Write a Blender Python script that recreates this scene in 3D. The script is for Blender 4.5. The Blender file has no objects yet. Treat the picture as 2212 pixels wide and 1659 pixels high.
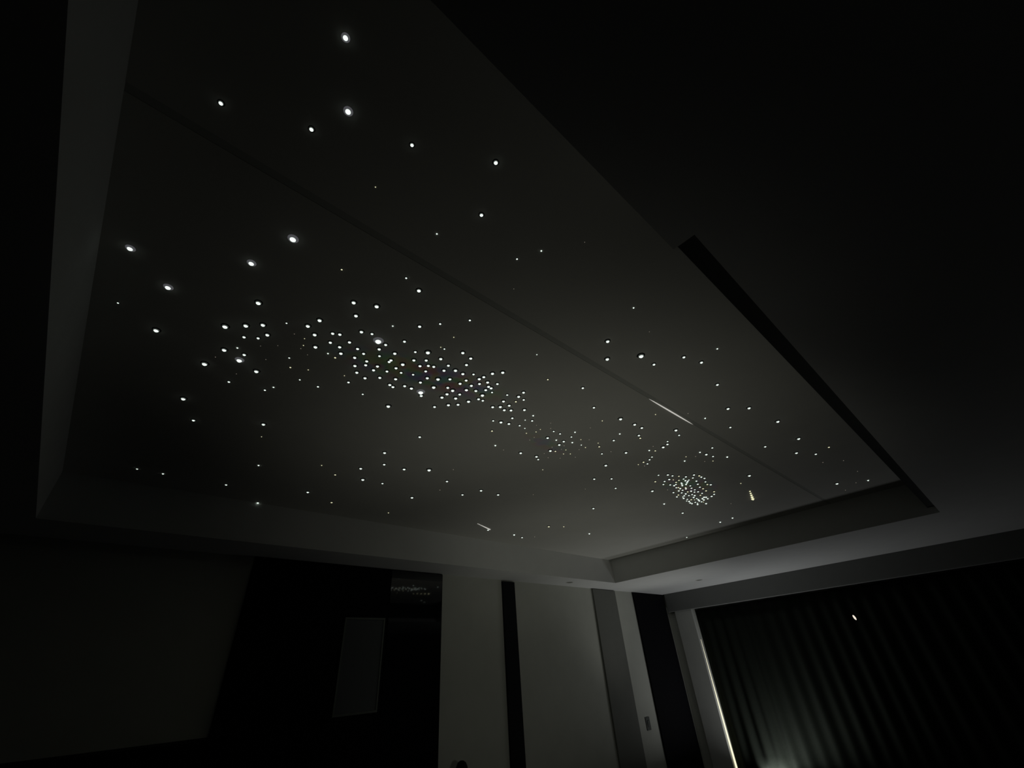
import bpy, bmesh, math, random
from mathutils import Matrix, Vector
random.seed(7)
C = bpy.context.scene.collection
EYE = 1.65            # height of the camera above the floor; room axes: x along the back wall, y towards it

# ------------------------------------------------------------------ camera
R = [[0.7361603, -0.6736432, -0.0653675], [0.3409314, 0.4525293, -0.8240042], [0.5846655, 0.5843134, 0.5628002]]
cam_d = bpy.data.cameras.new('camera')
cam = bpy.data.objects.new('camera', cam_d); C.objects.link(cam)
cam_d.sensor_width = 36.0
cam_d.lens = 36.0 * 914.9720 / 2212.0
cam_d.clip_start = 0.02
right, down, fwd = Vector(R[0]), Vector(R[1]), Vector(R[2])
m = Matrix((right, -down, -fwd)).transposed().to_4x4()
m.translation = Vector((0, 0, EYE))
cam.matrix_world = m
bpy.context.scene.camera = cam

# ------------------------------------------------------------------ world, lights, exposure
sc = bpy.context.scene
sc.view_settings.view_transform = 'Standard'
sc.view_settings.look = 'None'
sc.view_settings.gamma = 1.0
sc.view_settings.use_curve_mapping = False
sc.view_settings.exposure = 0.0
w = bpy.data.worlds.new('night'); sc.world = w; w.use_nodes = True
w.node_tree.nodes['Background'].inputs[0].default_value = (0.25, 0.35, 0.5, 1)
w.node_tree.nodes['Background'].inputs[1].default_value = 0.0015
sc.cycles.max_bounces = 6
sc.cycles.diffuse_bounces = 4

LIGHTS = {}
def area(name, loc, aim, sx, sy, power, col, spread=180):
    d = bpy.data.lights.new(name, 'AREA'); d.shape = 'RECTANGLE'; d.size = sx; d.size_y = sy
    d.energy = power; d.color = col; d.spread = math.radians(spread)
    o = bpy.data.objects.new(name, d); C.objects.link(o); o.location = loc
    o.rotation_euler = (Vector(aim) - Vector(loc)).to_track_quat('-Z', 'Y').to_euler()
    LIGHTS[name] = o
    return o
def spot(name, loc, aim, angle, blend, power, col, size=.05):
    d = bpy.data.lights.new(name, 'SPOT'); d.spot_size = math.radians(angle); d.spot_blend = blend
    d.energy = power; d.color = col; d.shadow_soft_size = size
    o = bpy.data.objects.new(name, d); C.objects.link(o); o.location = loc
    o.rotation_euler = (Vector(aim) - Vector(loc)).to_track_quat('-Z', 'Y').to_euler()
    LIGHTS[name] = o
    return o
WARM = (1.0, .98, .87)
# dim lights, all below the frame: light spilling past the curtain foot, and
# added fill spots without a seen source, fitted to ceiling and wall brightness
area('window_spill', (8.83, 3.6, .06), (8.75, 3.52, 3), .3, 1.4, 14.5, (.97, .985, 1), 165)
spot('corner_fill', (7.2, 4.2, .1), (6.6, 4.2, 3.1), 70, 1.0, 27, (1, 1, .95), .1)
spot('centre_fill', (4.5, 3.0, .1), (4.7, 3.5, 3.1), 80, 1.0, 18, (1, .99, .88), .1)
spot('mid_fill', (2.2, 1.5, .6), (3, 2.3, 3.1), 110, 1.0, 15, (1, .99, .86), .1)
spot('left_fill', (1.5, 1.6, .7), (1.6, 1.7, 3.1), 95, 1.0, 4.8, (1, .99, .86), .1)
spot('back_wall_fill', (4, 1, 1.0), (4.6, 5, 2.1), 80, 1.0, 9.5, (.98, 1, .88), .1)


# ------------------------------------------------------------------ materials
def mat(name, base, rough=.8, spec=.3, emit=None, strength=0, noise=0, nscale=40, bump=0, coat=0):
    M = bpy.data.materials.new(name); M.use_nodes = True
    nt = M.node_tree; b = nt.nodes['Principled BSDF']
    b.inputs['Base Color'].default_value = (*base, 1)
    b.inputs['Roughness'].default_value = rough
    b.inputs['Specular IOR Level'].default_value = spec
    if emit:
        b.inputs['Emission Color'].default_value = (*emit, 1)
        b.inputs['Emission Strength'].default_value = strength
    if coat: b.inputs['Coat Weight'].default_value = coat
    if noise or bump:
        tc = nt.nodes.new('ShaderNodeTexCoord'); n = nt.nodes.new('ShaderNodeTexNoise')
        n.inputs['Scale'].default_value = nscale; n.inputs['Detail'].default_value = 4
        nt.links.new(tc.outputs['Object'], n.inputs['Vector'])
        if noise:
            r = nt.nodes.new('ShaderNodeMapRange')
            r.inputs['To Min'].default_value = 1 - noise; r.inputs['To Max'].default_value = 1 + noise
            nt.links.new(n.outputs[0], r.inputs['Value'])
            x = nt.nodes.new('ShaderNodeVectorMath'); x.operation = 'SCALE'
            x.inputs[0].default_value = base
            nt.links.new(r.outputs[0], x.inputs['Scale']); nt.links.new(x.outputs[0], b.inputs['Base Color'])
        if bump:
            bp = nt.nodes.new('ShaderNodeBump'); bp.inputs['Strength'].default_value = bump
            bp.inputs['Distance'].default_value = .002
            nt.links.new(n.outputs[0], bp.inputs['Height']); nt.links.new(bp.outputs[0], b.inputs['Normal'])
    if strength: M.cycles.emission_sampling = 'NONE'
    return M
PLASTER = mat('pale_plaster', (.60, .61, .57), .9, .2, noise=.06, nscale=6, bump=.15)
CEIL = mat('ceiling_paint', (.72, .73, .71), .9, .2, noise=.05, nscale=5, bump=.1)
STARP = mat('star_panel_paint', (.55, .55, .51), .85, .2, noise=.05, nscale=3, bump=.1)
def tint(M, cx, cy, hx, hy, ang, amount):
    # faint noise-coloured clouds mixed into the base colour around the dense band of lights (object coordinates of the wide panel)
    nt = M.node_tree; b = nt.nodes['Principled BSDF']; src = b.inputs['Base Color'].links[0].from_socket
    tc = nt.nodes.new('ShaderNodeTexCoord')
    mp = nt.nodes.new('ShaderNodeMapping'); mp.vector_type = 'TEXTURE'
    mp.inputs['Location'].default_value = (cx, cy, 0); mp.inputs['Rotation'].default_value = (0, 0, ang)
    mp.inputs['Scale'].default_value = (hx, hy, 1e3)
    ln = nt.nodes.new('ShaderNodeVectorMath'); ln.operation = 'LENGTH'
    mr = nt.nodes.new('ShaderNodeMapRange'); mr.interpolation_type = 'SMOOTHSTEP'
    mr.inputs['From Min'].default_value = 1.15; mr.inputs['From Max'].default_value = .3; mr.inputs['To Max'].default_value = amount
    no = nt.nodes.new('ShaderNodeTexNoise'); no.inputs['Scale'].default_value = 9; no.inputs['Detail'].default_value = 1
    hs = nt.nodes.new('ShaderNodeHueSaturation'); hs.inputs['Saturation'].default_value = 5.0; hs.inputs['Value'].default_value = 1.0
    mx = nt.nodes.new('ShaderNodeMix'); mx.data_type = 'RGBA'
    L = nt.links.new
    L(tc.outputs['Object'], mp.inputs['Vector']); L(mp.outputs[0], ln.inputs[0]); L(ln.outputs['Value'], mr.inputs['Value'])
    L(tc.outputs['Object'], no.inputs['Vector']); L(no.outputs['Color'], hs.inputs['Color'])
    L(mr.outputs[0], mx.inputs[0]); L(src, mx.inputs[6]); L(hs.outputs[0], mx.inputs[7]); L(mx.outputs[2], b.inputs['Base Color'])
STARB = mat('star_panel_paint_wide', (.55, .55, .51), .85, .2, noise=.05, nscale=3, bump=.1)
tint(STARB, 1.08-3.095, 1.80-2.8255, .62, .15, -.17, .42)
tint(STARB, 2.35-3.095, 2.02-2.8255, .30, .10, .1, .16)
tint(STARB, 4.35-3.095, 1.83-2.8255, .45, .22, -.2, .25)
JOINT = mat('joint_filler', (.43, .44, .41), .9, .1, noise=.1, nscale=20)
WALLP = mat('wall_paint', (.58, .59, .53), .9, .2, noise=.06, nscale=5, bump=.15)
GREY = mat('grey_panel_paint', (.20, .205, .185), .85, .2, noise=.06, nscale=8)
HEAD = mat('header_paint', (.23, .235, .225), .9, .2, noise=.05, nscale=6)
BLACK = mat('matt_black_laminate', (.006, .006, .008), .8, .1, noise=.1, nscale=15)
BLACKB = mat('black_panel_laminate', (.012, .014, .015), .8, .15, noise=.1, nscale=15)
GLOSS = mat('gloss_black_lacquer', (.004, .005, .007), .04, 1.0, noise=.1, nscale=15)
FROST = mat('frosted_glass', (.09, .10, .105), .45, .4, noise=.1, nscale=30)
FRAME = mat('thin_grey_frame', (.15, .17, .15), .5, .4, noise=.1, nscale=30)
CURT = mat('dark_curtain_cloth', (.013, .016, .012), .95, .1, noise=.25, nscale=60, bump=.3)
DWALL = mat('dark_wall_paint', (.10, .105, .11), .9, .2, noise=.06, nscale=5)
FLOOR = mat('dark_floor_boards', (.03, .027, .024), .5, .4, noise=.3, nscale=4)
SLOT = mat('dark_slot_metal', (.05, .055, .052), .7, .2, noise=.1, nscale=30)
SWITCH = mat('dark_switch_plastic', (.10, .11, .10), .5, .4, noise=.05, nscale=40)
STEEL = mat('brushed_steel', (.5, .5, .5), .25, .6, noise=.05, nscale=60)
TIP = {
    'a': mat('fibre_tip_white', (.8, .9, .85), .3, .5, (.86, 1, .9), 1.15, noise=.02),
    'b': mat('fibre_tip_warm', (.8, .8, .6), .3, .5, (1, .97, .62), .85, noise=.02),
    'c': mat('fibre_tip_faint', (.6, .6, .5), .3, .5, (1, .88, .70), .24, noise=.02),
}
HALO_SHELL = mat('faint_light_halo', (.35, .36, .33), .3, .5, (.9, 1, .9), .045, noise=.02)  # weak emission imitates the halo around each light
DARK_RING = mat('halo_dark_ring', (.004, .004, .006), .8, .1, noise=.05)  # dark ring added around each light's halo, no real rim
STREAK = mat('streak_light', (.8, .8, .8), .3, .5, (1, .97, .9), .5, noise=.02)
LEAK = mat('light_leak_glass', (.8, .8, .7), .4, .3, (1, .93, .66), 1.0, noise=.05, nscale=3)
LAMP = mat('small_lamp_glow', (.8, .8, .7), .4, .3, (1, .9, .75), .9, noise=.02)

# ------------------------------------------------------------------ helpers
def box(bm, x0, x1, y0, y1, z0, z1, mi=0):
    vs = [bm.verts.new((x, y, z)) for x in (x0, x1) for y in (y0, y1) for z in (z0, z1)]
    for f in ((0,1,3,2), (4,6,7,5), (0,4,5,1), (2,3,7,6), (0,2,6,4), (1,5,7,3)):
        fc = bm.faces.new([vs[i] for i in f]); fc.material_index = mi
def link(name, bm, mats, parent=None, loc=(0,0,0), bevel=0, smooth=False):
    me = bpy.data.meshes.new(name)
    bmesh.ops.recalc_face_normals(bm, faces=bm.faces)
    bm.to_mesh(me); bm.free()
    for M in (mats if isinstance(mats, (list, tuple)) else [mats]): me.materials.append(M)
    o = bpy.data.objects.new(name, me); C.objects.link(o); o.location = loc
    if smooth:
        for p in me.polygons: p.use_smooth = True
    if bevel:
        b = o.modifiers.new('bevel', 'BEVEL'); b.width = bevel; b.segments = 2; b.limit_method = 'ANGLE'
    if parent: o.parent = parent
    return o
def boxobj(name, b, M, parent=None, bevel=0):
    """b = x0,x1,y0,y1,z0,z1 in metres with z measured from the camera height"""
    x0, x1, y0, y1, z0, z1 = b
    cx, cy, cz = (x0+x1)/2, (y0+y1)/2, z0 + EYE
    bm = bmesh.new(); box(bm, x0-cx, x1-cx, y0-cy, y1-cy, 0, z1-z0)
    if parent: cx, cy, cz = cx-parent.location.x, cy-parent.location.y, cz-parent.location.z
    return link(name, bm, M, parent, (cx, cy, cz), bevel)
def struct(o): o['kind'] = 'structure'; return o
def thing(name, loc, label, cat, group=None):
    o = bpy.data.objects.new(name, None); C.objects.link(o); o.location = loc; o.empty_display_size = .1
    o['label'] = label; o['category'] = cat
    if group: o['group'] = group
    return o

# ------------------------------------------------------------------ room shell
XL, XR, YN, YB, ZF, ZS, ZC = -2.5, 9.0, -2.5, 5.05, -EYE, 1.14, 1.5     # left/right/near/back, floor, soffit, star ceiling
TX0, TX1, TY0, TY1 = -.41, 6.6, .262, 4.515                             # tray opening
T = .25
struct(boxobj('floor', (XL-T, XR+T, YN-T, YB+T, ZF-.1, ZF), FLOOR))
struct(boxobj('wall_back', (XL-T, XR+T, YB, YB+T, ZF, ZC+.2), WALLP))
struct(boxobj('wall_left', (XL-T, XL, YN, YB, ZF, ZC+.2), DWALL))
struct(boxobj('wall_near', (XL-T, XR+T, YN-T, YN, ZF, ZC+.2), DWALL))
ceiling = bpy.data.objects.new('ceiling', None); C.objects.link(ceiling); ceiling.location = (0, 0, ZC + EYE)
struct(ceiling)
# dropped border (soffit) around the tray, each run with its own upright face
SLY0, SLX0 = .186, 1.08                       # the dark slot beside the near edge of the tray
boxobj('soffit', (XL, XR, TY1, YB, ZS, ZC+.1), CEIL, ceiling)
boxobj('soffit', (TX1, XR, SLY0-.03, TY1, ZS, ZC+.1), CEIL, ceiling)
boxobj('soffit', (XL, TX0, YN, TY1, ZS, ZC+.1), CEIL, ceiling)
boxobj('soffit', (TX0, XR, YN, SLY0-.03, ZS, ZC+.1), CEIL, ceiling)
boxobj('soffit', (TX0, SLX0, SLY0-.03, TY0, ZS, ZC+.1), CEIL, ceiling)
boxobj('soffit', (SLX0, TX1, SLY0-.03, SLY0, ZS, ZC+.1), CEIL, ceiling)
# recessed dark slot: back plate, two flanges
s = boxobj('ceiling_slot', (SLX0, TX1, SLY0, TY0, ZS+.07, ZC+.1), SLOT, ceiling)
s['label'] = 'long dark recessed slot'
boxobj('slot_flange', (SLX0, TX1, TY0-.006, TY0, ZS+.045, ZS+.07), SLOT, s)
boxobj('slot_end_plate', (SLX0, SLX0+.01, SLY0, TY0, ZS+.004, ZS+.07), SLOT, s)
# the star ceiling: two panels with a filled joint between them
JY = 1.10
panel_a = boxobj('star_panel', (TX0-.02, TX1+.02, TY0-.02, JY-.016, ZC, ZC+.04), STARP, ceiling)
panel_a['label'] = 'narrow star ceiling panel along the near edge of the recess'
panel_b = boxobj('star_panel', (TX0-.02, TX1+.02, JY+.016, TY1+.02, ZC, ZC+.04), STARB, ceiling)
panel_b['label'] = 'wide star ceiling panel carrying the dense band of lights'
boxobj('joint_strip', (TX0, TX1, JY-.016, JY+.016, ZC+.0015, ZC+.04), JOINT, ceiling)
boxobj('roof_deck', (XL-T, XR+T, YN-T, YB+T, ZC+.2, ZC+.3), CEIL, ceiling)

# right wall: window opening with a header, a side casing and a dark curtain
OY, OZ = 4.5, .79
wr = bmesh.new()
struct(boxobj('wall_right', (XR+.04, XR+T, 4.5, YB, ZF, ZC+.2), WALLP))
struct(boxobj('trim_1', (XR-.06, XR+.04, YN, 4.985, OZ+.02, ZS), HEAD, bevel=.006))      # header above the window
struct(boxobj('trim_2', (XR-.03, XR+.04, OY, 4.86, ZF, OZ+.055), PLASTER, bevel=.004))       # side casing
struct(boxobj('wall_outer', (XR+.28, XR+.34, YN, 4.8, ZF, ZC+.2), WALLP))
# lit glazing behind the curtain
win = boxobj('window_1', (XR+.2, XR+.22, YN, 4.49, ZF+.02, OZ), FROST); struct(win)
leak = bmesh.new()
a = [(XR+.034, 4.4985, .30), (XR+.034, 4.4985, -1.62), (XR+.034, 4.466, -1.62), (XR+.034, 4.478, -1.1), (XR+.034, 4.4925, -.35)]
vs = [leak.verts.new((x-XR, y-4.47, z)) for x, y, z in a]
vb = [leak.verts.new((x-XR+.006, y-4.47, z)) for x, y, z in a]
leak.faces.new(vs); leak.faces.new(vb[::-1])
for i in range(5): leak.faces.new((vs[i], vs[(i+1) % 5], vb[(i+1) % 5], vb[i]))
lk = link('lit_glass_edge', leak, LEAK, win, (XR-win.location.x, 4.47-win.location.y, EYE-win.location.z))
lk['label'] = 'bright sliver of lit glass between casing and curtain'

def curtain(name, y0, y1, z0, z1, x, amp, wave, label):
    root = thing(name, (x, (y0+y1)/2, z0+EYE), label, 'curtain')
    bm = bmesh.new(); n = int((y1-y0)/wave*10); rows = 10; g = []
    for j in range(rows+1):
        t = j/rows; r = []
        for i in range(n+1):
            u = i/n; y = y0+(y1-y0)*u
            ph = 2*math.pi*y/wave + .6*math.sin(3.1*y)
            r.append(bm.verts.new((amp*math.sin(ph)*(1.15-.3*t) + .35*amp*math.sin(.47*ph+1), y-(y0+y1)/2, (z1-z0)*t)))
        g.append(r)
    for j in range(rows):
        for i in range(n): bm.faces.new((g[j][i], g[j][i+1], g[j+1][i+1], g[j+1][i]))
    o = link('cloth', bm, CURT, root, smooth=True)
    s = o.modifiers.new('thick', 'SOLIDIFY'); s.thickness = .006
    return root
cu = curtain('curtain', -2.35, 4.495, ZF+.03, OZ-.0, XR+.11, .022, .21, 'dark pleated blackout curtain covering the window opening in the side wall')
bm = bmesh.new(); bmesh.ops.create_cone(bm, cap_ends=True, segments=12, radius1=.012, radius2=.012, depth=6.8, matrix=Matrix.Rotation(math.pi/2, 4, 'X'))
link('curtain_rail', bm, BLACKB, cu, (-.0, 0, OZ-ZF+.0))

# ------------------------------------------------------------------ star lights (sub-parts of the ceiling panels)
def star_mesh(name, tip, full=True, halo_mat=None):
    """unit fibre tip pointing down: glowing dome, shell imitating its halo, added dark ring"""
    bm = bmesh.new()
    def dome(r, h, mi, seg=10, rings=3, z0=0.0):
        prev = None
        for k in range(rings):
            a = (math.pi/2)*k/rings
            ring = [bm.verts.new((r*math.cos(a)*math.cos(2*math.pi*i/seg), r*math.cos(a)*math.sin(2*math.pi*i/seg), z0-h*math.sin(a))) for i in range(seg)]
            if prev:
                for i in range(seg):
                    f = bm.faces.new((prev[i], prev[(i+1) % seg], ring[(i+1) % seg], ring[i])); f.material_index = mi
            prev = ring
        top = bm.verts.new((0, 0, z0-h))
        for i in range(seg): f = bm.faces.new((prev[i], prev[(i+1) % seg], top)); f.material_index = mi
    if full:
        if full == 'halo': dome(1.38, .5, 1, 14, 3)
        else:
            dome(1.42, .30, 2, 12, 2); dome(1.12, .72, 1, 12, 2)
    dome(.86 if full == 'halo' else .92, .95, 0)
    me = bpy.data.meshes.new(name)
    bmesh.ops.recalc_face_normals(bm, faces=bm.faces)
    bm.to_mesh(me)
    bm.free()
    for p in me.polygons: p.use_smooth = True
    me.materials.append(TIP[tip]); me.materials.append(halo_mat or HALO_SHELL); me.materials.append(DARK_RING)
    return me
GLOW = mat('bright_light_halo', (.5, .5, .52), .3, .5, (.92, .92, 1), .07, noise=.02)  # weakly emitting shell imitates haze around the brightest lights
MESH = {'d': star_mesh('fibre_bright', 'a', 'halo', GLOW), 'a': star_mesh('fibre_white', 'a'), 'b': star_mesh('fibre_warm', 'b')}
# x, y on the ceiling (m), brightness class, radius (mm); largest in the photograph first
STARS = [
(0.149,1.326,5.5,15.2),(0.713,1.685,5.5,20.1),(0.108,0.742,5.0,11.0),(0.020,0.569,4.5,8.9),(-0.318,1.771,4.5,12.6),(0.062,1.555,4.5,13.3),
(-0.169,1.915,4.5,13.9),(0.211,2.281,4.4,16.8),(1.154,1.969,4.4,19.5),(1.968,0.874,4.2,17.6),(0.083,2.038,4.2,14.6),(0.155,1.775,4.0,13.3),
(-0.159,2.264,4.0,13.9),(0.079,2.422,4.0,15.5),(0.157,1.972,3.6,12.8),(0.970,1.607,3.6,14.4),(-0.191,0.970,3.5,7.8),(0.043,0.868,3.5,8.2),
(0.569,0.562,3.5,9.0),(0.585,1.460,3.5,12.2),(0.218,1.917,3.4,12.2),(0.127,2.234,3.4,13.0),(0.311,2.332,3.4,13.9),(0.065,2.871,3.4,14.9),
(0.686,1.248,3.3,11.2),(0.490,1.504,3.3,11.4),(0.416,1.718,3.3,11.9),(0.388,1.793,3.2,11.7),(1.076,2.234,3.1,15.0),(0.314,0.701,3.0,7.5),
(0.661,0.756,3.0,8.8),(0.538,1.580,3.0,10.9),(1.699,0.917,3.0,12.5),(1.831,1.019,3.0,13.2),(0.258,1.980,3.0,11.3),(0.439,1.836,3.0,11.4),
(0.480,1.929,3.0,11.8),(0.918,1.785,3.0,12.7),(1.187,1.874,3.0,13.8),(1.159,1.786,3.0,13.5),(1.487,1.764,2.9,14.0),(1.865,2.956,2.9,18.7),
(0.612,1.672,2.8,10.8),(0.606,1.900,2.8,11.4),(1.190,1.651,2.8,12.4),(1.302,1.834,2.8,13.3),(0.833,1.725,2.7,11.2),(1.124,1.492,2.7,11.4),
(1.384,1.542,2.7,12.3),(1.426,1.496,2.7,12.3),(1.461,1.877,2.7,13.4),(0.821,1.455,2.6,10.1),(0.505,1.772,2.6,10.1),(0.536,1.757,2.6,10.2),
(0.749,1.743,2.6,10.7),(0.578,1.853,2.6,10.5),(0.714,1.958,2.6,11.2),(1.085,1.966,2.6,12.2),(1.059,1.612,2.6,11.2),(1.245,1.652,2.6,11.8),
(1.356,1.634,2.6,12.1),(1.367,1.777,2.6,12.5),(1.297,1.888,2.6,12.6),(1.294,1.939,2.6,12.7),(1.371,1.896,2.6,12.8),(2.507,1.405,2.6,14.6),
(0.530,2.926,2.6,13.3),(0.217,2.216,2.5,10.2),(0.525,1.847,2.5,10.1),(0.601,1.785,2.5,10.1),(0.680,1.890,2.5,10.6),(0.815,1.887,2.5,10.9),
(0.815,1.933,2.5,11.0),(0.751,2.011,2.5,11.1),(0.813,2.034,2.5,11.3),(0.847,1.791,2.5,10.8),(0.947,1.714,2.5,10.8),(1.003,1.739,2.5,11.0),
(1.102,1.815,2.5,11.5),(0.959,1.936,2.5,11.4),(0.962,2.010,2.5,11.6),(1.178,2.001,2.5,12.2),(1.190,1.505,2.5,10.9),(1.137,1.692,2.5,11.3),
(1.293,1.744,2.5,11.8),(1.362,1.720,2.5,11.9),(1.381,1.991,2.5,12.7),(1.675,1.803,2.5,13.0),(3.586,0.672,2.5,15.0),(2.330,0.676,2.4,11.3),
(0.175,2.067,2.4,9.4),(0.758,1.689,2.4,9.9),(0.658,1.810,2.4,10.0),(0.746,1.880,2.4,10.4),(0.758,1.916,2.4,10.5),(0.879,1.979,2.4,11.0),
(0.846,1.810,2.4,10.4),(0.906,1.839,2.4,10.7),(1.002,1.673,2.4,10.5),(1.039,1.708,2.4,10.7),(1.069,1.697,2.4,10.7),(1.094,1.878,2.4,11.3),
(0.988,2.019,2.4,11.3),(1.039,1.968,2.4,11.3),(1.208,1.568,2.4,10.8),(1.365,1.601,2.4,11.2),(1.216,1.743,2.4,11.2),(1.420,1.631,2.4,11.5),
(1.455,1.664,2.4,11.6),(1.479,1.667,2.4,11.7),(1.421,1.749,2.4,11.8),(1.688,1.635,2.4,12.2),(1.819,1.961,2.4,13.3),(3.168,0.727,2.4,13.6),
(1.504,3.452,2.4,16.3),(2.191,0.718,2.3,10.7),(0.702,1.829,2.3,9.8),(0.822,1.605,2.3,9.5),(1.129,1.637,2.3,10.4),(1.302,1.694,2.3,10.9),
(1.390,1.674,2.3,11.1),(1.259,1.826,2.3,11.2),(1.465,1.704,2.3,11.4),(1.429,1.949,2.3,11.9),(1.646,1.738,2.3,11.9),(1.635,1.836,2.3,12.1),
(1.725,1.819,2.3,12.3),(1.765,1.794,2.3,12.3),(3.028,1.246,2.3,14.1),(3.043,0.830,2.3,13.1),(4.085,0.678,2.3,15.3),(1.395,2.867,2.3,14.1),
(2.108,0.873,2.2,10.5),(0.231,2.034,2.2,8.8),(0.661,1.654,2.2,8.9),(0.881,1.898,2.2,10.0),(1.057,1.763,2.2,10.1),(1.364,1.843,2.2,11.1),
(1.496,1.815,2.2,11.3),(1.321,2.064,2.2,11.5),(1.713,1.755,2.2,11.7),(1.680,1.580,2.2,11.2),(1.837,1.735,2.2,11.9),(1.881,1.944,2.2,12.5),
(2.468,2.082,2.2,14.2),(2.670,1.391,2.2,13.1),(3.222,1.476,2.2,14.6),(4.595,1.308,2.2,17.5),(0.167,3.122,2.2,11.2),(1.683,3.060,2.2,14.7),
(2.293,2.254,2.1,13.7),(3.116,2.001,2.1,15.0),(1.382,3.244,2.1,13.9),(2.100,3.615,2.1,16.4),(2.660,0.730,2.1,11.1),(0.779,1.796,2.0,8.9),
(0.914,1.646,2.0,8.8),(0.952,1.861,2.0,9.4),(1.480,1.608,2.0,10.0),(1.530,1.813,2.0,10.6),(2.280,1.934,2.0,12.5),(2.447,1.963,2.0,12.9),
(2.453,2.229,2.0,13.5),(2.763,1.388,2.0,12.3),(3.043,1.730,2.0,13.7),(4.101,2.132,2.0,16.9),(4.405,0.799,2.0,14.7),(3.696,1.324,2.0,14.2),
(5.757,0.815,2.0,17.7),(1.473,2.485,2.0,11.9),(2.557,3.099,2.0,15.6),(0.757,2.132,1.9,9.2),(1.234,3.990,1.9,14.1),(1.500,3.066,1.9,12.7),
(1.955,1.309,1.9,10.0),(0.223,2.530,1.8,8.5),(1.017,1.836,1.8,8.7),(1.299,1.618,1.8,8.9),(1.846,1.869,1.8,10.5),(2.433,1.902,1.8,11.7),
(2.213,1.422,1.8,10.3),(2.856,1.476,1.8,11.7),(3.203,1.424,1.8,12.3),(2.144,3.086,1.8,13.6),(2.777,3.098,1.8,14.9),(0.994,1.260,1.7,7.2),
(0.892,1.375,1.7,7.2),(1.743,1.644,1.7,9.4),(3.956,1.846,1.7,14.1),(4.863,1.841,1.7,15.9),(3.999,0.925,1.7,12.4),(2.474,3.289,1.7,14.0),
(0.636,2.282,1.6,8.1),(1.990,1.813,1.6,9.8),(3.290,2.271,1.6,13.0),(2.759,1.651,1.6,10.9),(3.833,1.790,1.6,13.1),(4.040,1.710,1.6,13.4),
(4.066,1.637,1.6,13.3),(4.490,1.669,1.6,14.1),(5.148,2.356,1.6,16.6),(3.359,0.953,1.6,10.7),(4.604,0.694,1.6,12.5),(0.615,4.173,1.6,11.6),
(4.004,2.849,1.6,15.4),(0.602,1.220,1.5,5.8),(0.407,2.500,1.5,7.7),(0.598,1.955,1.5,7.1),(1.516,1.702,1.5,8.3),(1.615,1.666,1.5,8.4),
(1.717,1.693,1.5,8.6),(1.761,1.979,1.5,9.2),(3.432,2.170,1.5,12.5),(4.136,1.617,1.5,12.8),(4.251,1.619,1.5,13.0),(4.349,1.742,1.5,13.4),
(4.628,1.790,1.5,13.9),(4.576,1.856,1.5,14.0),(1.688,3.443,1.5,11.7),(4.074,3.620,1.5,16.2),(0.882,2.202,1.4,7.6),(1.965,1.919,1.4,9.0),
(1.853,2.101,1.4,9.1),(2.311,1.831,1.4,9.4),(2.508,2.262,1.4,10.5),(2.909,1.498,1.4,9.9),(3.134,1.277,1.4,9.9),(3.353,1.692,1.4,10.9),
(3.354,1.756,1.4,11.1),(3.897,1.776,1.4,12.0),(4.133,1.684,1.4,12.2),(3.886,1.963,1.4,12.3),(3.965,1.904,1.4,12.3),(4.106,1.922,1.4,12.6),
(4.094,1.848,1.4,12.5),(4.149,1.882,1.4,12.6),(4.159,1.825,1.4,12.5),(4.451,1.687,1.4,12.8),(4.403,1.842,1.4,13.0),(4.456,1.774,1.4,12.9),
(4.533,1.777,1.4,13.1),(4.355,2.028,1.4,13.2),(4.444,1.979,1.4,13.3),(4.739,1.752,1.4,13.4),(4.824,1.792,1.4,13.6),(3.609,1.225,1.4,10.6),
(1.521,4.141,1.4,12.0),(3.686,2.306,1.4,12.5),(0.917,0.824,1.3,5.1),(2.753,1.794,1.3,9.6),(3.419,1.756,1.3,10.6),(4.033,1.958,1.3,11.9),
(4.067,1.801,1.3,11.7),(4.077,1.755,1.3,11.6),(4.242,1.930,1.3,12.2),(4.257,1.914,1.3,12.2),(4.325,1.814,1.3,12.1),(4.358,1.662,1.3,11.9),
(4.328,1.869,1.3,12.2),(4.375,1.930,1.3,12.4),(4.484,1.847,1.3,12.4),(4.474,1.924,1.3,12.6),(4.551,1.885,1.3,12.6),(4.666,1.855,1.3,12.7),
(4.476,2.037,1.3,12.7),(4.603,1.941,1.3,12.8),(4.602,1.979,1.3,12.8),(4.713,1.899,1.3,12.9),(4.783,1.979,1.3,13.1),(4.705,2.054,1.3,13.1),
(4.760,2.035,1.3,13.2),(4.947,2.004,1.3,13.4),(4.896,2.056,1.3,13.4),(4.537,0.566,1.3,10.5),(3.795,1.308,1.3,10.5),(0.005,4.176,1.3,9.0),
(1.268,3.482,1.3,9.9),(4.125,4.163,1.3,15.6),(-0.317,2.156,1.2,5.0),(0.363,1.353,1.2,4.8),(0.301,1.837,1.2,5.4),(0.408,2.105,1.2,6.0),
(0.443,2.187,1.2,6.2),(0.527,2.275,1.2,6.4),(1.025,1.528,1.2,6.1),(1.702,1.383,1.2,6.9),(2.241,1.833,1.2,8.4),(2.425,1.814,1.2,8.6),
(2.513,2.066,1.2,9.1),(2.886,1.868,1.2,9.4),(3.158,1.396,1.2,9.1),(3.231,1.558,1.2,9.4),(3.321,1.647,1.2,9.7),(3.760,1.849,1.2,10.7),
(3.966,1.745,1.2,10.8),(4.152,1.738,1.2,11.1),(4.150,1.774,1.2,11.2),(4.192,1.770,1.2,11.2),(4.223,1.796,1.2,11.3),(4.259,1.825,1.2,11.4),
(4.255,1.866,1.2,11.5),(4.178,1.917,1.2,11.4),(4.381,1.893,1.2,11.7),(4.320,1.926,1.2,11.6),(4.504,1.898,1.2,11.9),(4.533,1.978,1.2,12.0),
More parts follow.
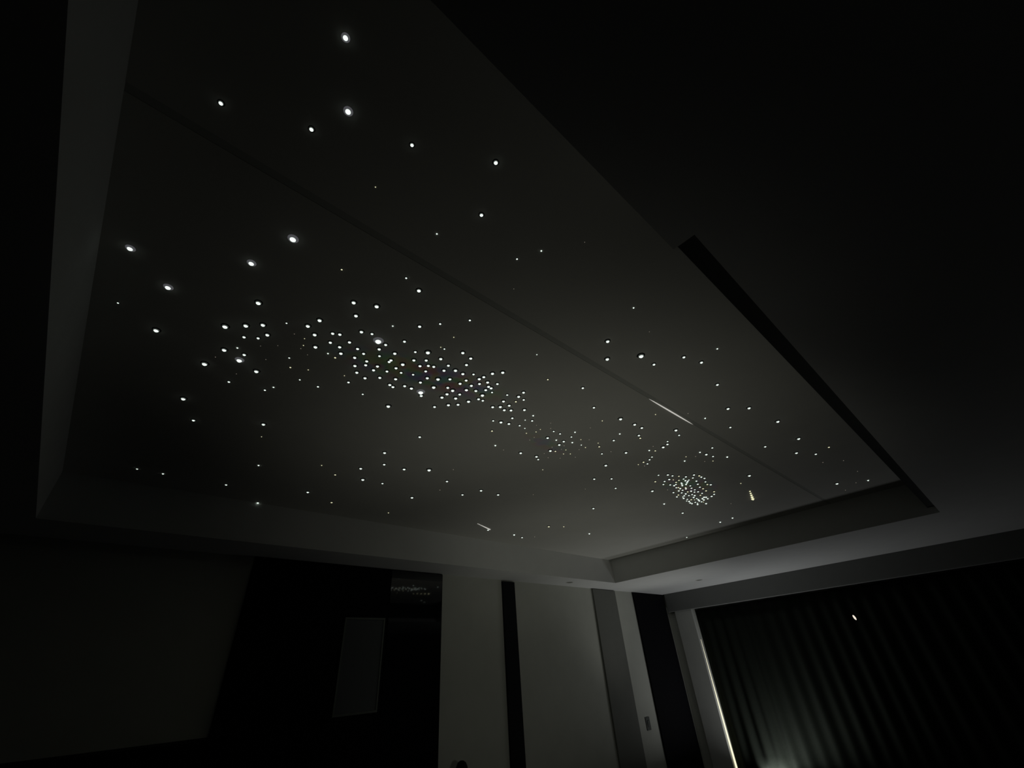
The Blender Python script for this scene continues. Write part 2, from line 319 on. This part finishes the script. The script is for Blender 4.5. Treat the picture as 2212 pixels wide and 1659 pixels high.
(4.653,2.069,1.2,12.4),(4.679,1.948,1.2,12.2),(4.730,1.987,1.2,12.4),(4.834,1.915,1.2,12.4),(4.856,1.901,1.2,12.4),(4.857,1.996,1.2,12.6),
(4.864,1.949,1.2,12.5),(4.923,1.962,1.2,12.6),(4.906,2.009,1.2,12.7),(4.813,2.087,1.2,12.6),(5.083,2.014,1.2,12.9),(3.935,1.238,1.2,10.0),
(0.965,4.510,1.2,10.5),(2.036,2.276,1.2,8.7),(3.954,4.134,1.2,14.4),(0.970,0.726,1.1,4.5),(0.174,2.182,1.1,5.4),(1.948,1.760,1.1,7.4),
(2.512,1.879,1.1,8.3),(4.203,1.627,1.1,10.4),(4.209,1.845,1.1,10.7),(4.266,1.713,1.1,10.6),(4.372,1.972,1.1,11.1),(4.924,1.915,1.1,11.8),
(4.880,2.109,1.1,12.0),(5.018,2.088,1.1,12.2),(4.631,2.304,1.1,12.0),(0.171,4.191,1.1,8.3),(0.709,3.631,1.1,8.3),(0.577,0.941,1.0,4.0),
(0.715,1.539,1.0,5.0),(1.592,0.671,1.0,5.0),(2.284,0.551,1.0,5.7),(0.437,2.445,1.0,5.8),(0.554,1.947,1.0,5.3),(2.372,1.926,1.0,7.7),
(2.393,1.749,1.0,7.5),(2.712,1.557,1.0,7.7),(3.187,1.589,1.0,8.3),(3.673,1.521,1.0,8.9),(4.536,2.087,1.0,10.8),(4.579,2.021,1.0,10.8),
(4.925,2.111,1.0,11.4),(3.048,1.009,1.0,7.4),(3.613,1.340,1.0,8.6),(5.995,0.566,1.0,10.7),(6.050,2.292,1.0,13.1),(6.012,2.106,1.0,12.8),
(4.848,3.588,1.0,13.3),(3.508,4.134,1.0,12.2),(1.471,1.250,0.9,5.2),(1.946,1.840,0.9,6.6),(2.031,1.932,0.9,6.8),(2.610,1.866,0.9,7.4),
(4.602,2.050,0.9,10.2),(4.775,2.097,0.9,10.4),(4.974,2.066,0.9,10.7),(6.385,2.968,0.9,13.6),(0.293,0.917,0.8,3.1),(1.009,1.419,0.8,4.5),
(0.428,1.958,0.8,4.5),(0.529,2.155,0.8,4.8),(1.002,1.530,0.8,4.6),(2.095,1.981,0.8,6.5),(2.141,1.923,0.8,6.4),(2.675,1.876,0.8,7.0),
(2.424,1.509,0.8,6.3),(2.675,1.211,0.8,6.2),(4.019,1.835,0.8,8.5),(4.766,1.465,0.8,9.0),(1.104,3.367,0.8,6.9),(2.144,4.158,0.8,9.1),
(4.269,3.539,0.8,10.8),(2.573,2.002,0.7,6.5),(2.615,2.066,0.7,6.6),(2.664,2.032,0.7,6.6),(3.371,1.821,0.7,7.2),(3.594,1.464,0.7,7.0),
(4.820,2.023,0.7,9.0),(3.909,1.362,0.7,7.3),(0.412,1.901,0.6,3.7),(0.711,2.088,0.6,4.2),(2.139,1.875,0.6,5.4),(2.530,1.804,0.6,5.8),
(2.710,2.403,0.6,6.5),(2.699,1.762,0.6,5.9),(4.999,2.005,0.6,8.4),(0.577,3.124,0.6,5.1),(0.427,1.992,0.5,3.5),(0.108,2.331,0.5,3.5),
(2.192,1.818,0.5,5.0),(2.193,1.995,0.5,5.1),(2.438,2.033,0.5,5.4),(2.501,1.958,0.5,5.4),(3.145,1.524,0.5,5.6),(3.448,1.805,0.5,6.1),
(2.867,1.053,0.5,4.9),(4.234,2.026,0.5,7.0),(3.666,1.409,0.5,5.9),(4.919,0.719,0.5,6.4),(2.040,2.845,0.5,5.8),(2.222,3.312,0.5,6.4),
(0.359,1.896,0.4,3.0),(0.317,2.196,0.4,3.3),(2.197,2.049,0.4,4.7),(2.589,1.767,0.4,4.8),(2.561,2.194,0.4,5.1),(2.753,2.052,0.4,5.1),
(2.924,1.800,0.4,5.1),(3.848,1.413,0.4,5.5),(5.056,0.575,0.4,5.8),(2.144,2.299,0.4,4.9),(4.276,4.073,0.4,8.1),(1.026,0.963,0.3,2.5),
(1.082,0.575,0.3,2.3),(1.822,0.723,0.3,2.9),(0.474,2.023,0.3,2.9),(0.234,2.428,0.3,3.0),(0.327,2.039,0.3,2.8),(0.260,2.095,0.3,2.8),
(2.132,1.762,0.3,3.9),(2.655,2.141,0.3,4.6),(2.471,2.155,0.3,4.5),(2.533,2.016,0.3,4.4),(2.070,1.848,0.3,4.0),(2.664,1.935,0.3,4.5),
(2.436,1.632,0.3,4.1),(5.958,0.674,0.3,6.0),(6.145,0.823,0.3,6.2),(5.543,0.566,0.3,5.6),(5.373,1.842,0.3,6.4),(3.096,2.914,0.3,5.5),
(3.444,2.508,0.2,4.8),
]
for n, (x, y, q, r) in enumerate(STARS[:296]):
    k = 'a' if q > 1.55 or n % 3 else 'b'
    if q > 4.25: k = 'd'
    par = panel_a if y < JY else panel_b
    o = bpy.data.objects.new('fibre_light', MESH[k]); C.objects.link(o)
    o.parent = par; o.scale = (r*.001,)*3
    o.location = (x-par.location.x-ceiling.location.x, y-par.location.y-ceiling.location.y, 0)
for par in (panel_a, panel_b):
    bm = bmesh.new()
    for n, (x, y, q, r) in enumerate(STARS[296:]):
        if (y < JY) != (par is panel_a): continue
        R_ = r*.001*(.8 if q > .9 else .62); seg = 7
        cx, cy = x-par.location.x-ceiling.location.x, y-par.location.y-ceiling.location.y
        mi = 0 if q >= .9 else 1
        if q < .55: mi = 2
        rg = [bm.verts.new((cx+R_*math.cos(2*math.pi*i/seg), cy+R_*math.sin(2*math.pi*i/seg), 0)) for i in range(seg)]
        r2 = [bm.verts.new((cx+.7*R_*math.cos(2*math.pi*i/seg), cy+.7*R_*math.sin(2*math.pi*i/seg), -.7*R_)) for i in range(seg)]
        tp = bm.verts.new((cx, cy, -R_))
        for i in range(seg):
            j = (i+1) % seg
            f = bm.faces.new((rg[i], rg[j], r2[j], r2[i])); f.material_index = mi
            f = bm.faces.new((r2[i], r2[j], tp)); f.material_index = mi
    o = link('faint_fibre_lights', bm, [TIP['a'], TIP['b'], TIP['c']], par); o['kind'] = 'stuff'
# streak lights ("shooting stars")
def streak(p, q, w, par, label, z=0, dots=0, M=STREAK):
    p, q = Vector(p), Vector(q); d = (q-p); L = d.length; d.normalize(); nrm = Vector((-d.y, d.x))
    bm = bmesh.new()
    if dots:
        for i in range(dots):
            t = i/(dots-1); c = p+d*L*t
            bmesh.ops.create_icosphere(bm, subdivisions=1, radius=w*(.55+.6*t), matrix=Matrix.Translation((c.x, c.y, -.002)))
    else:
        n = 14; prev = None
        for i in range(n+1):
            t = i/n; hw = w*(math.sin(math.pi*min(1, t*1.0))**.5*.95+.05); c = p+d*L*t
            r = [bm.verts.new((c.x-nrm.x*hw, c.y-nrm.y*hw, 0)), bm.verts.new((c.x, c.y, -hw)), bm.verts.new((c.x+nrm.x*hw, c.y+nrm.y*hw, 0))]
            if prev:
                for k in range(2): bm.faces.new((prev[k], prev[k+1], r[k+1], r[k]))
            prev = r
    bmesh.ops.translate(bm, verts=bm.verts, vec=(-par.location.x-ceiling.location.x, -par.location.y-ceiling.location.y, z))
    o = link('streak_light', bm, M, par); o['label'] = label
streak((2.44, 1.1185), (3.07, 1.1185), .0055, panel_b, 'long white streak light beside the panel joint')
streak((3.225, 3.985), (3.503, 4.094), .0085, panel_b, 'short streak of tiny dots in the wide panel', dots=14)
streak((5.12, 1.513), (5.43, 1.607), .016, panel_b, 'short glowing streak near the far end', M=TIP['b'], dots=5)

# ------------------------------------------------------------------ back wall furniture
def at(x, y, z): return (x, y, z+EYE)
# wide black cabinet with a narrow glazed door and a glossy door
cb = thing('black_cabinet', at(2.3, YB-.02, ZF), 'full-height black cabinet on the back wall with a narrow grey glass pane', 'cabinet')
yb = YB
boxobj('carcass', (1.19, 3.445, yb-.03, yb, ZF, ZS-.004), BLACK, cb)
d1 = boxobj('door', (1.20, 2.70, yb-.05, yb-.03, ZF+.05, ZS-.012), BLACK, cb, .002)
d2 = boxobj('door', (2.706, 3.44, yb-.05, yb-.03, ZF+.05, ZS-.012), GLOSS, cb, .002)
d2['label'] = 'glossy black door mirroring the star lights'
def sub(name, b, M, par, top, bevel=0):
    x0, x1, y0, y1, z0, z1 = b
    cx, cy, cz = (x0+x1)/2, (y0+y1)/2, z0+EYE
    bm = bmesh.new(); box(bm, x0-cx, x1-cx, y0-cy, y1-cy, 0, z1-z0)
    off = Vector((cx, cy, cz))-top.location-par.location
    return link(name, bm, M, par, off, bevel)
gx0, gx1, gz0, gz1 = 2.196, 2.665, -.238, .612
sub('glass_pane', (gx0, gx1, yb-.054, yb-.05, gz0, gz1), FROST, d1, cb)
for b in ((gx0, gx1, yb-.062, yb-.05, gz1-.018, gz1), (gx0, gx1, yb-.062, yb-.05, gz0, gz0+.018),
          (gx0, gx0+.018, yb-.062, yb-.05, gz0+.018, gz1-.018), (gx1-.018, gx1, yb-.062, yb-.05, gz0+.018, gz1-.018)):
    sub('glazing_bead', b, FRAME, d1, cb)
# small knob whose top just catches the light at the lower edge of the picture
bm = bmesh.new(); bmesh.ops.create_icosphere(bm, subdivisions=2, radius=.016)
link('knob', bm, STEEL, d2, Vector(at(2.99, yb-.065, -.795))-cb.location-d2.location, smooth=True)

def wall_panel(x0, x1, M, label, z1, y=.03):
    t = thing('wall_panel', at((x0+x1)/2, YB, ZF), label, 'wall panel')
    boxobj('board', (x0, x1, YB-y, YB, ZF, z1), M, t, .003)
    boxobj('skirting', (x0, x1, YB-y-.012, YB-y, ZF, ZF+.09), M, t)
    return t
wall_panel(4.505, 4.745, BLACKB, 'narrow black upright strip between two pale stretches of the back wall', ZS-.02)
wall_panel(6.62, 7.27, GREY, 'broad dark grey upright panel left of the pale strip with the switch', ZS-.008)
wall_panel(7.86, 8.96, BLACK, 'tall black panel filling the far corner beside the header', ZS-.006)
sw = thing('wall_switch', at(7.555, YB, -.90), 'small dark switch plate low on the pale strip beside the black corner panel', 'switch')
boxobj('plate', (7.50, 7.615, YB-.012, YB, -.905, -.735), SWITCH, sw, .004)
boxobj('rocker', (7.53, 7.585, YB-.02, YB-.012, -.86, -.78), SWITCH, sw, .003)

# low dark cabinet whose top edge shows as a black line bottom left
lc = thing('low_cabinet', at(.2, YB-.16, ZF), 'low black cabinet against the back wall, in front of and beside the tall black cabinet', 'cabinet')
boxobj('body', (-1.6, 1.17, YB-.30, YB-.015, ZF+.08, -.295), BLACK, lc)
boxobj('top', (-1.62, 1.18, YB-.32, YB-.015, -.295, -.27), BLACK, lc, .004)
boxobj('plinth', (-1.56, 1.13, YB-.26, YB-.015, ZF, ZF+.08), BLACK, lc)
for k in range(4): boxobj('door', (-1.595+k*.691, -.91+k*.691, YB-.318, YB-.30, ZF+.1, -.31), BLACK, lc, .003)

# rounded dark object at the foot of the pale wall
rv = thing('tower_speaker', at(3.70, 4.93, ZF), 'slim dark rounded-top column at the foot of the pale wall right of the black cabinet', 'speaker')
bm = bmesh.new(); prof = [(.0, 0), (.085, 0), (.085, .03), (.07, .05), (.068, .80), (.062, .85), (.045, .885), (.02, .90), (0, .903)]
seg = 20; prev = None
for r, z in prof:
    ring = [bm.verts.new((max(r, .0005)*math.cos(2*math.pi*i/seg), max(r, .0005)*math.sin(2*math.pi*i/seg), z)) for i in range(seg)]
    if prev:
        for i in range(seg): bm.faces.new((prev[i], prev[(i+1) % seg], ring[(i+1) % seg], ring[i]))
    prev = ring
link('body', bm, BLACKB, rv, smooth=True)
bm = bmesh.new(); bmesh.ops.create_cone(bm, cap_ends=True, segments=20, radius1=.10, radius2=.095, depth=.02); link('foot', bm, BLACKB, rv, (0, 0, .01))

# small ceiling downlights, unlit, faint ovals on the dropped border
for x, y, lab in ((7.98, 3.71, 'unlit round recessed downlight in the far part of the dropped ceiling border'), (5.73, 4.78, 'unlit round recessed downlight in the ceiling border above the pale wall')):
    t = thing('downlight', at(x, y, ZS), lab, 'ceiling light')
    bm = bmesh.new()
    for r0, r1, z0, z1 in ((.045, .06, -.001, -.005), (.06, .066, -.005, 0)):
        A = [bm.verts.new((r0*math.cos(2*math.pi*i/24), r0*math.sin(2*math.pi*i/24), z0)) for i in range(24)]
        B = [bm.verts.new((r1*math.cos(2*math.pi*i/24), r1*math.sin(2*math.pi*i/24), z1)) for i in range(24)]
        for i in range(24): bm.faces.new((A[i], A[(i+1) % 24], B[(i+1) % 24], B[i]))
    link('trim_ring', bm, PLASTER, t)
    bm = bmesh.new(); bmesh.ops.create_circle(bm, cap_ends=True, segments=24, radius=.046, matrix=Matrix.Translation((0, 0, -.0015)))
    link('diffuser', bm, GREY, t)

# small bright lamp on the dark curtain wall
t = thing('indicator_lamp', at(XR+.0, 1.90, .366), 'single small bright white lamp glowing high on the dark curtain', 'lamp')
bm = bmesh.new(); bmesh.ops.create_uvsphere(bm, u_segments=12, v_segments=8, radius=.019, matrix=Matrix.Diagonal((.35, .75, 1.9, 1)))
b = link('bulb', bm, LAMP, t, (-.008, 0, 0), smooth=True); b.rotation_euler = (-.25, 0, 0)
boxobj('housing', (XR+.0, XR+.045, 1.90-.02, 1.90+.02, .32, .41), BLACK, t, .004)
